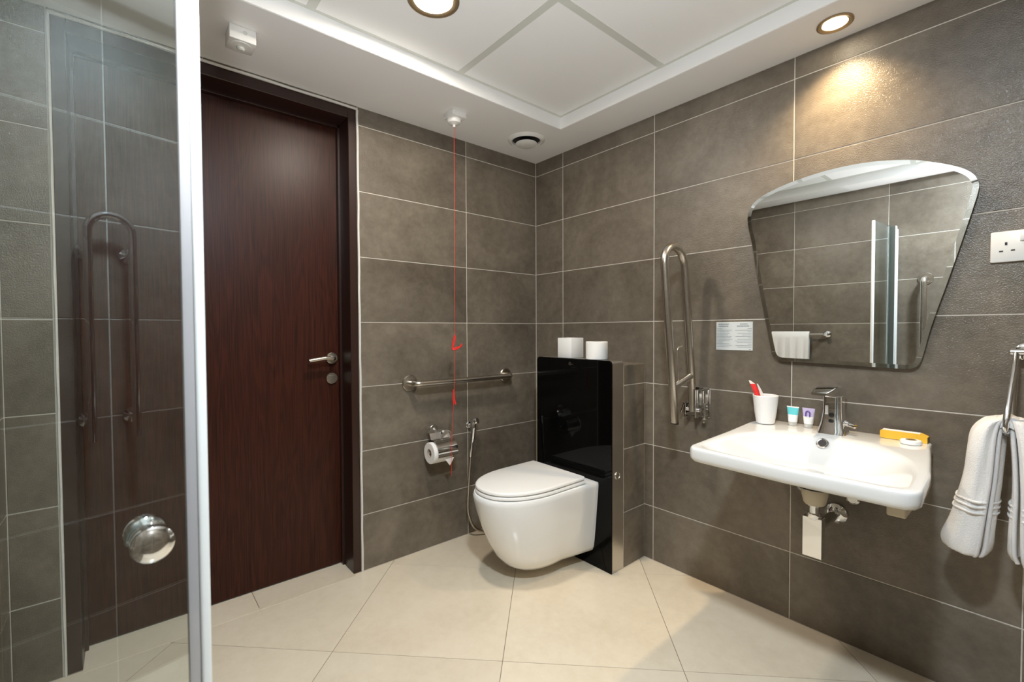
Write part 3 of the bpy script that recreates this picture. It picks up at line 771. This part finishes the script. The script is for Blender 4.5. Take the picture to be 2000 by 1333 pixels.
trap = thing('waste_trap', 'chrome rectangular bottle trap under the washbasin', 'waste trap', (1.563, -0.22, 0.37))
MB().lathe([(0.046, 0.652), (0.046, 0.604)], at((1.563, -0.22, 0)), 32).build('drain_collar', 'cream_plastic', trap)
MB().lathe([(0.0465, 0.6055), (0.0465, 0.6015)], at((1.563, -0.22, 0)), 32).build('gasket', 'black', trap)
MB().lathe([(0.038, 0.6015), (0.0375, 0.580), (0.031, 0.552), (0.027, 0.547)], at((1.563, -0.22, 0)), 32).build('drain_cone', 'cream_plastic', trap)
tt = MB(); tt.lathe([(0.019, 0.552), (0.021, 0.551), (0.021, 0.543), (0.016, 0.540), (0.016, 0.520), (0.022, 0.517), (0.022, 0.505), (0.018, 0.499)], at((1.563, -0.22, 0)), 28); tt.build('inlet_pipe', 'chrome', trap)
MB().box((1.533, -0.236, 0.374), (1.589, -0.204, 0.505), 0.0012, 1).build('trap_body', 'chrome', trap)
MB().tube([(1.568, -0.206, 0.468), (1.568, -0.002, 0.460)], 0.016, 20).build('outlet_pipe', 'chrome', trap)
MB().lathe([(0.036, 0), (0.035, 0.006), (0.026, 0.014), (0.018, 0.018)], at((1.568, 0, 0.460), (0, -1, 0)), 32).build('wall_rose', 'chrome', trap)
MB().tube(fillet([(1.515, -0.20, 0.62), (1.512, -0.22, 0.594), (1.533, -0.235, 0.583)], 0.01), 0.006, 10).build('pop_up_lever', 'chrome', trap)

av = thing('stop_valve', 'small chrome stop valve under the right half of the basin', 'valve', (1.648, -0.02, 0.59))
v_ = MB(); v_.tube([(1.648, -0.0, 0.572), (1.648, -0.135, 0.572)], 0.010, 14); v_.lathe([(0.024, 0), (0.023, 0.005), (0.012, 0.008)], at((1.648, 0, 0.572), (0, -1, 0)), 22); v_.build('valve_body', 'chrome', av)
MB().lathe([(0.018, 0), (0.020, 0.004), (0.020, 0.012), (0.014, 0.018)], at((1.648, -0.13, 0.570), (0, -1, 0)), 10).build('valve_knob', 'chrome', av)
MB().tube(smooth_path([(1.648, -0.11, 0.60), (1.646, -0.11, 0.64), (1.60, -0.10, 0.70)], 6), 0.006, 10).build('supply_hose', 'chrome', av)

# ------------------------------------------------------------------ faucet
fc = thing('faucet', 'chrome sensor basin mixer with flat spout', 'faucet', (1.578, -0.085, SZ))
fx, fy = 1.578, -0.085
def fsec(z, hx, yf, yb, r): return [(fx + a, (yf + yb) / 2 + b, z) for a, b in rrect(2 * hx, yb - yf, r)]
MB().loft([fsec(SZ - 0.002, 0.041, fy - 0.040, fy + 0.036, 0.012), fsec(SZ + 0.010, 0.0385, fy - 0.037, fy + 0.035, 0.012), fsec(SZ + 0.035, 0.0325, fy - 0.028, fy + 0.032, 0.010), fsec(SZ + 0.07, 0.0285, fy - 0.021, fy + 0.030, 0.009), fsec(SZ + 0.105, 0.0275, fy - 0.020, fy + 0.030, 0.008), fsec(SZ + 0.133, 0.0275, fy - 0.021, fy + 0.030, 0.008)]).build('tap_body', 'chrome', fc)
def spsec(y, hx, z0, z1, r=0.005): return [(fx + a, y, (z0 + z1) / 2 + b) for a, b in rrect(2 * hx, z1 - z0, min(r, (z1 - z0) / 2.2))]
MB().loft([spsec(fy + 0.032, 0.0275, SZ + 0.120, SZ + 0.153), spsec(fy + 0.01, 0.0285, SZ + 0.124, SZ + 0.163), spsec(fy - 0.03, 0.029, SZ + 0.127, SZ + 0.166), spsec(fy - 0.08, 0.0285, SZ + 0.130, SZ + 0.163), spsec(fy - 0.125, 0.026, SZ + 0.137, SZ + 0.157, 0.003), spsec(fy - 0.160, 0.021, SZ + 0.144, SZ + 0.151, 0.002)]).build('spout', 'chrome', fc)
for z in (SZ + 0.063, SZ + 0.042):
    MB().lathe([(0.0085, -0.001), (0.0085, 0.0012), (0.007, 0.002)], at((fx, fy - 0.0225 - (SZ + 0.063 - z) * 0.12, z), (0, -1, 0.1)), 18).build('sensor_eye', 'black', fc)
MB().tube(fillet([(fx + 0.026, fy + 0.005, SZ + 0.040), (fx + 0.042, fy + 0.004, SZ + 0.034), (fx + 0.062, fy - 0.004, SZ + 0.030)], 0.006), [0.009] * 4 + [0.0075] * 5, 12).build('side_lever', 'chrome', fc)

# ------------------------------------------------------------------ things on the basin
cpx, cpy = 1.362, -0.092
cu = thing('tumbler', 'white tapered tumbler at the left rear of the basin', 'tumbler', (cpx, cpy, SZ))
MB().lathe([(0.028, 0.0), (0.031, 0.002), (0.037, 0.04), (0.0415, 0.085), (0.0435, 0.105), (0.0425, 0.1065), (0.041, 0.105), (0.038, 0.08), (0.033, 0.03), (0.028, 0.006)], at((cpx, cpy, SZ + 0.0005)), 40).build('cup', 'cup', cu)
pk = thing('toothbrush_packet', 'red and white wrapped packet leaning in the tumbler', 'packet', (cpx, cpy, SZ))
def pack(pts, ws, th):
    loops = []
    for p, w in zip(pts, ws):
        p = Vector(p); loops.append([p + RT * w, p + RT * w * 0.6 - FW * th, p - RT * w * 0.6 - FW * th, p - RT * w, p - RT * w * 0.6 + FW * th, p + RT * w * 0.6 + FW * th])
    return MB().loft(loops)
pp = [(1.352, -0.088, SZ + 0.03), (1.338, -0.088, SZ + 0.09), (1.326, -0.09, SZ + 0.122), (1.315, -0.092, SZ + 0.146), (1.304, -0.094, SZ + 0.158)]
pack(pp[:4], [0.010, 0.011, 0.0115, 0.010], 0.004).build('red_sleeve', 'redpack', pk, smooth=0)
pack([pp[3], pp[4]], [0.0095, 0.0035], 0.0025).build('clear_tip', 'clearpack', pk, smooth=0)
pack([(1.369, -0.086, SZ + 0.03), (1.353, -0.086, SZ + 0.09), (1.340, -0.087, SZ + 0.125), (1.330, -0.088, SZ + 0.147)], [0.008, 0.008, 0.005, 0.002], 0.002).build('clear_flap', 'clearpack', pk, smooth=0)

def mini_tube(x, y, label, band, kind):
    t = thing('mini_tube', label, 'toiletry tube', (x, y, SZ), 'toiletry tubes on the basin')
    MB().lathe([(0.0135, 0.0005), (0.014, 0.002), (0.014, 0.013), (0.013, 0.014)], at((x, y, SZ)), 24).build('cap', 'cap', t)
    def sec(z):
        f = (z - 0.014) / 0.056; hx = 0.0145 + 0.0060 * f; hy = 0.0125 * (1 - f) + 0.0010
        return [(x + hx * cos(2 * pi * k / 24), y + hy * sin(2 * pi * k / 24), SZ + z) for k in range(24)]
    MB().loft([sec(z) for z in (0.014, 0.028, 0.040)]).build('tube_body', 'card', t)
    MB().loft([sec(z) for z in (0.040, 0.052, 0.066 if kind == 'teal' else 0.058)]).build('printed_band', band, t)
    MB().loft([sec(z) for z in ((0.066 if kind == 'teal' else 0.058), 0.070)]).build('crimped_end', 'card' if kind == 'teal' else 'lilac', t)
    return t
mini_tube(1.444, -0.058, 'small white tube with teal band beside the tumbler', 'teal', 'teal')
t2 = mini_tube(1.495, -0.058, 'small white tube with purple mark next to the faucet', 'lilac', 'lilac')
am = MB(); am.tube(fillet([(1.4885, -0.0685, SZ + 0.041), (1.4890, -0.0662, SZ + 0.060), (1.5010, -0.0662, SZ + 0.060), (1.5015, -0.0685, SZ + 0.041)], 0.006, 6), 0.0020, 8)
am.build('arch_mark', 'purple', t2)

yb = thing('yellow_carton', 'slim yellow carton lying against the wall on the basin', 'carton', (1.756, -0.045, SZ))
def ysec(y0, y1): return None
yp = [(1.699, 0.003), (1.699, 0.023), (1.703, 0.0265), (1.798, 0.0265), (1.815, 0.019), (1.815, 0.0005), (1.703, 0.0005)]
MB().loft([[(x, -0.056, SZ + z) for x, z in yp], [(x, -0.024, SZ + z) for x, z in yp]]).build('carton_body', 'yellow', yb, smooth=0)
MB().loft([[(x, -0.0545 + 0.0005, SZ + 0.0267) for x in (1.704, 1.797)] + [(1.797, -0.0255, SZ + 0.0267), (1.704, -0.0255, SZ + 0.0267)], [(x, -0.054, SZ + 0.0270) for x in (1.704, 1.797)] + [(1.797, -0.0255, SZ + 0.0270), (1.704, -0.0255, SZ + 0.0270)]]).build('top_panel', 'card', yb, smooth=0)
MB().box((1.8152, -0.055, SZ + 0.001), (1.8165, -0.025, SZ + 0.018)).build('end_flap', 'gold', yb, smooth=0)

so = thing('wrapped_soap', 'round white wrapped soap in front of the yellow carton', 'soap', (1.782, -0.092, SZ))
MB().lathe([(0.024, 0.0), (0.0262, 0.002), (0.0265, 0.009), (0.0245, 0.0125), (0.0135, 0.0135)], at((1.782, -0.092, SZ)), 36).build('wrapper', 'card', so)
MB().lathe([(0.0135, 0.0136), (0.012, 0.0143)], at((1.782, -0.092, SZ)), 28).build('label_disc', 'gold', so)

# ------------------------------------------------------------------ towel ring and hand towel
tr = thing('towel_ring', 'chrome towel ring on the tiles below the socket', 'towel ring', (2.0, 0, 1.056))
w_ = MB(); w_.lathe([(0.024, 0), (0.024, 0.006), (0.020, 0.009), (0.009, 0.010), (0.009, 0.05)], at((2.012, 0, 1.056), (0, -1, 0)), 26); w_.build('wall_mount', 'chrome', tr)
MB().tube([(1.984, -0.050, 1.056), (2.040, -0.050, 1.056)], 0.0092, 18).build('pivot', 'chrome', tr)
ringp = smooth_path([(1.9945, -0.050, 1.056), (1.993, -0.090, 1.010), (1.988, -0.130, 0.950), (1.982, -0.168, 0.868), (1.983, -0.150, 0.842), (1.985, -0.105, 0.835), (1.988, -0.058, 0.850), (1.990, -0.042, 0.92), (1.992, -0.040, 1.0), (1.994, -0.048, 1.05)], 8)
MB().tube(ringp, 0.0068, 14).build('ring', 'chrome', tr)

tw = thing('hand_towel', 'white hand towel draped through the towel ring', 'towel', (1.98, -0.12, 0.85))
def lobe(rows, side, n=44):
    """folded sheet: each row (z, x_left, x_right, y_centre, depth); section is a flattened C with its slit to the middle"""
    loops = []
    for i, (z, xl, xr, yc, dp) in enumerate(rows):
        c = Vector(((xl + xr) / 2, yc)); hx = abs(xr - xl) / 2; l = []
        th = 0.007
        s0, s1 = (-44, 298) if side > 0 else (246, 580)
        outer, inn = [], []
        for k in range(n + 1):
            a = radians(s0 + (s1 - s0) * k / n)
            w = 1 + 0.05 * sin(3 * a + 0.07 * i) + 0.025 * sin(8 * a + 0.11 * i) + 0.012 * sin(17 * a - 0.2 * i)
            ox, oy = hx * cos(a) * w, dp * sin(a) * w
            outer.append((c.x + ox, c.y + oy)); inn.append((c.x + ox * (1 - th / max(hx, th * 1.3)) , c.y + oy * (1 - th / max(dp, th * 1.3))))
        loops.append([(x, y, z) for x, y in outer] + [(x, y, z) for x, y in reversed(inn)])
    return MB().loft(loops)
def interp(keys, n):
    P = smooth_path([Vector(k[:3]) for k in keys], n); Q = smooth_path([Vector((k[3], k[4], 0)) for k in keys], n)
    return [(p.x, p.y, p.z, q.x, q.y) for p, q in zip(P, Q)]
rows = interp([(0.878, 1.955, 1.984, -0.110, 0.050), (0.868, 1.932, 1.982, -0.112, 0.060), (0.835, 1.912, 1.981, -0.116, 0.062), (0.78, 1.905, 1.979, -0.122, 0.062), (0.715, 1.900, 1.976, -0.126, 0.060), (0.655, 1.890, 1.972, -0.128, 0.060), (0.585, 1.876, 1.968, -0.130, 0.062), (0.535, 1.862, 1.966, -0.132, 0.062), (0.508, 1.863, 1.960, -0.132, 0.060), (0.500, 1.872, 1.950, -0.132, 0.055)], 8)
lobe(rows, 1).build('left_fall', 'towel', tw, smooth=70)
def row_at(rows, z):
    for a, b in zip(rows, rows[1:]):
        if b[0] <= z <= a[0]:
            t = (a[0] - z) / max(a[0] - b[0], 1e-6); return [u + (v - u) * t for u, v in zip(a, b)]
    return rows[-1]
rowsR = interp([(0.878, 1.984, 2.012, -0.110, 0.050), (0.868, 1.985, 2.035, -0.112, 0.058), (0.83, 1.987, 2.055, -0.118, 0.060), (0.76, 1.991, 2.064, -0.122, 0.060), (0.68, 1.993, 2.070, -0.126, 0.060), (0.60, 1.990, 2.078, -0.128, 0.060), (0.53, 1.990, 2.085, -0.130, 0.060), (0.505, 1.998, 2.080, -0.130, 0.055)], 8)
lobe(rowsR, -1).build('right_fall', 'towel', tw, smooth=70)
# the fold that rides over the ring
MB().loft([[(1.984 + 0.050 * sin(radians(a)) * (0.6 + 0.4 * abs(sin(radians(a)))), y, 0.856 + 0.034 * cos(radians(a)) - 0.014 * abs(sin(radians(a))) - dz) for a in range(-90, 91, 10)] + [(1.984 + 0.040 * sin(radians(a)), y, 0.846 + 0.028 * cos(radians(a)) - 0.016 * abs(sin(radians(a))) - dz) for a in range(90, -91, -10)] for y, dz in ((-0.163, 0.012), (-0.155, 0.004), (-0.13, 0.0), (-0.09, 0.0), (-0.06, 0.006))]).build('top_fold', 'towel', tw, smooth=70)
for rws, side in ((rows, 1), (rowsR, -1)):
    for z in (0.652, 0.638, 0.622):
        r = row_at(rws, z); s0, s1 = (-44, 298) if side > 0 else (246, 580)
        pts = []
        for k in range(45):
            a = radians(s0 + (s1 - s0) * k / 44); w = 1.012
            pts.append(((r[1] + r[2]) / 2 + abs(r[2] - r[1]) / 2 * cos(a) * w, r[3] + r[4] * sin(a) * w, z + 0.001 * sin(5 * a)))
        MB().tube(pts, 0.0038, 8).build('woven_band', 'towel', tw, smooth=70)
for rws, side in ((rows, 1), (rowsR, -1)):
    for ed in ((-44, 298) if side > 0 else (246, 580)):
        a = radians(ed)
        MB().tube([((r[1] + r[2]) / 2 + abs(r[2] - r[1]) / 2 * cos(a) * 0.97, r[3] + r[4] * sin(a) * 0.97, r[0]) for r in rws], 0.0052, 8).build('hem', 'stitch', tw, smooth=70)

# ------------------------------------------------------------------ towel rail and bath towel on the wall opposite (seen in the mirror)
rail = thing('towel_rail', 'chrome towel rail on the wall behind the camera', 'towel rail', (0.65, RY, 1.08))
MB().tube([(0.60, RY + 0.045, 1.082), (0.953, RY + 0.045, 1.082)], 0.007, 14).build('bar', 'chrome', rail)
for x, q in ((0.66, 0.40), (0.953, 1.0)):
    MB().lathe([(0.024 * q, 0), (0.024 * q, 0.01), (0.016 * q, 0.014), (0.016 * q, 0.048 + 0.010 * q), (0.012 * q, 0.050 + 0.012 * q)], at((x, RY, 1.082), (0, 1, 0)), 26).build('post', 'chrome', rail)
bt = thing('bath_towel', 'folded white towel over the rail seen in the mirror', 'towel', (0.71, RY + 0.065, 1.09))
def drape():
    loops = []
    N = 30
    for k in range(N + 1):
        x = 0.572 + 0.270 * k / N; f = 0.004 * sin(k * 0.9) + 0.002 * sin(k * 2.1); y0 = RY + 0.045
        sec = [(y0 - 0.014, 0.78), (y0 - 0.013, 1.05), (y0 - 0.010, 1.092), (y0, 1.103), (y0 + 0.012, 1.092), (y0 + 0.017, 1.05), (y0 + 0.020 + f * 0.6, 0.95), (y0 + 0.022 + f, 0.70),
               (y0 + 0.014 + f, 0.70), (y0 + 0.012 + f * 0.6, 0.95), (y0 + 0.0095, 1.05), (y0 + 0.008, 1.088), (y0, 1.094), (y0 - 0.008, 1.088), (y0 - 0.0095, 1.05), (y0 - 0.010, 0.78)]
        loops.append([(x + 0.03 * (1.1 - z) * (0.5 - k / N), y, z) for y, z in sec])
    return MB().loft(loops)
drape().build('draped_cloth', 'towel', bt, smooth=70)

# ------------------------------------------------------------------ shower glass door (left foreground)
S0 = Vector((1.2965, -1.8520, 0)); DG = Vector((0.122, -0.9925, 0)).normalized(); NG = Vector((0.9925, 0.122, 0)).normalized()
def gm(along, out, z): return Matrix.Translation(S0 + DG * along + NG * out + Vector((0, 0, z))) @ Matrix((DG, NG, Vector((0, 0, 1)))).transposed().to_4x4()
ZG0, ZG1 = 0.02, 1.835; zc, zh = (ZG0 + ZG1) / 2, ZG1 - ZG0
sd = thing('shower_door', 'clear glass shower door with pale edge strip and chrome knob', 'shower door', (S0.x, S0.y, 0))
MB().xbox(gm(0.178, 0, zc), (0.312, 0.006, zh), 0.0008, 1).build('glass_pane', 'glass', sd, smooth=0)
MB().xbox(gm(0.0065, 0.0, zc), (0.0125, 0.017, zh), 0.004, 3).build('edge_profile', 'white_alu', sd)
MB().xbox(gm(0.0195, 0.0, zc), (0.0130, 0.0100, zh), 0.002, 2).build('clear_seal', 'seal', sd)
kc = S0 + DG * 0.066 + Vector((0, 0, 0.857))
for s in (1, -1):
    MB().lathe([(0.0135, 0.003), (0.0140, 0.008), (0.0150, 0.011), (0.0215, 0.0165), (0.0232, 0.024), (0.0222, 0.030), (0.017, 0.0345), (0.007, 0.0365)], at(kc, NG * s), 36).build('knob', 'chrome', sd)
MB().xbox(gm(0.338, 0.0, zc), (0.024, 0.040, zh), 0.002, 1).build('green_glass_edge', 'green_glass', sd)
for q in (0.021, -0.021):
    MB().xbox(gm(0.338, q, zc), (0.026, 0.004, zh), 0.001, 1).build('edge_lip', 'white_alu', sd)
MB().xbox(gm(0.362, 0.0, zc - 0.01), (0.020, 0.050, zh - 0.02), 0.004, 2).build('wall_channel', 'white_alu', sd)
for z in (0.25, 0.70):
    MB().xbox(gm(0.325, 0.0, z), (0.05, 0.022, 0.045), 0.003, 2).build('hinge', 'chrome', sd)

# chrome hand rail on the shower end wall (its reflection shows in the glass)
cr = thing('shower_rail', 'chrome hooped hand rail on the shower end wall', 'hand rail', (RX, -1.70, 1.2))
xr = RX - 0.055
MB().tube([(xr, -1.757, 0.80), (xr, -1.757, 1.40)] + [(xr, -1.705 - 0.052 * cos(pi * k / 14), 1.42 + 0.052 * sin(pi * k / 14)) for k in range(15)] + [(xr, -1.653, 1.40), (xr, -1.653, 0.80)], 0.0115, 16).build('hoop', 'chrome', cr)
for y in (-1.757, -1.653):
    for z in (0.86, 1.36):
        MB().lathe([(0.022, 0), (0.022, 0.006), (0.009, 0.009), (0.009, 0.055)], at((RX, y, z), (-1, 0, 0)), 20).build('wall_bracket', 'chrome', cr)
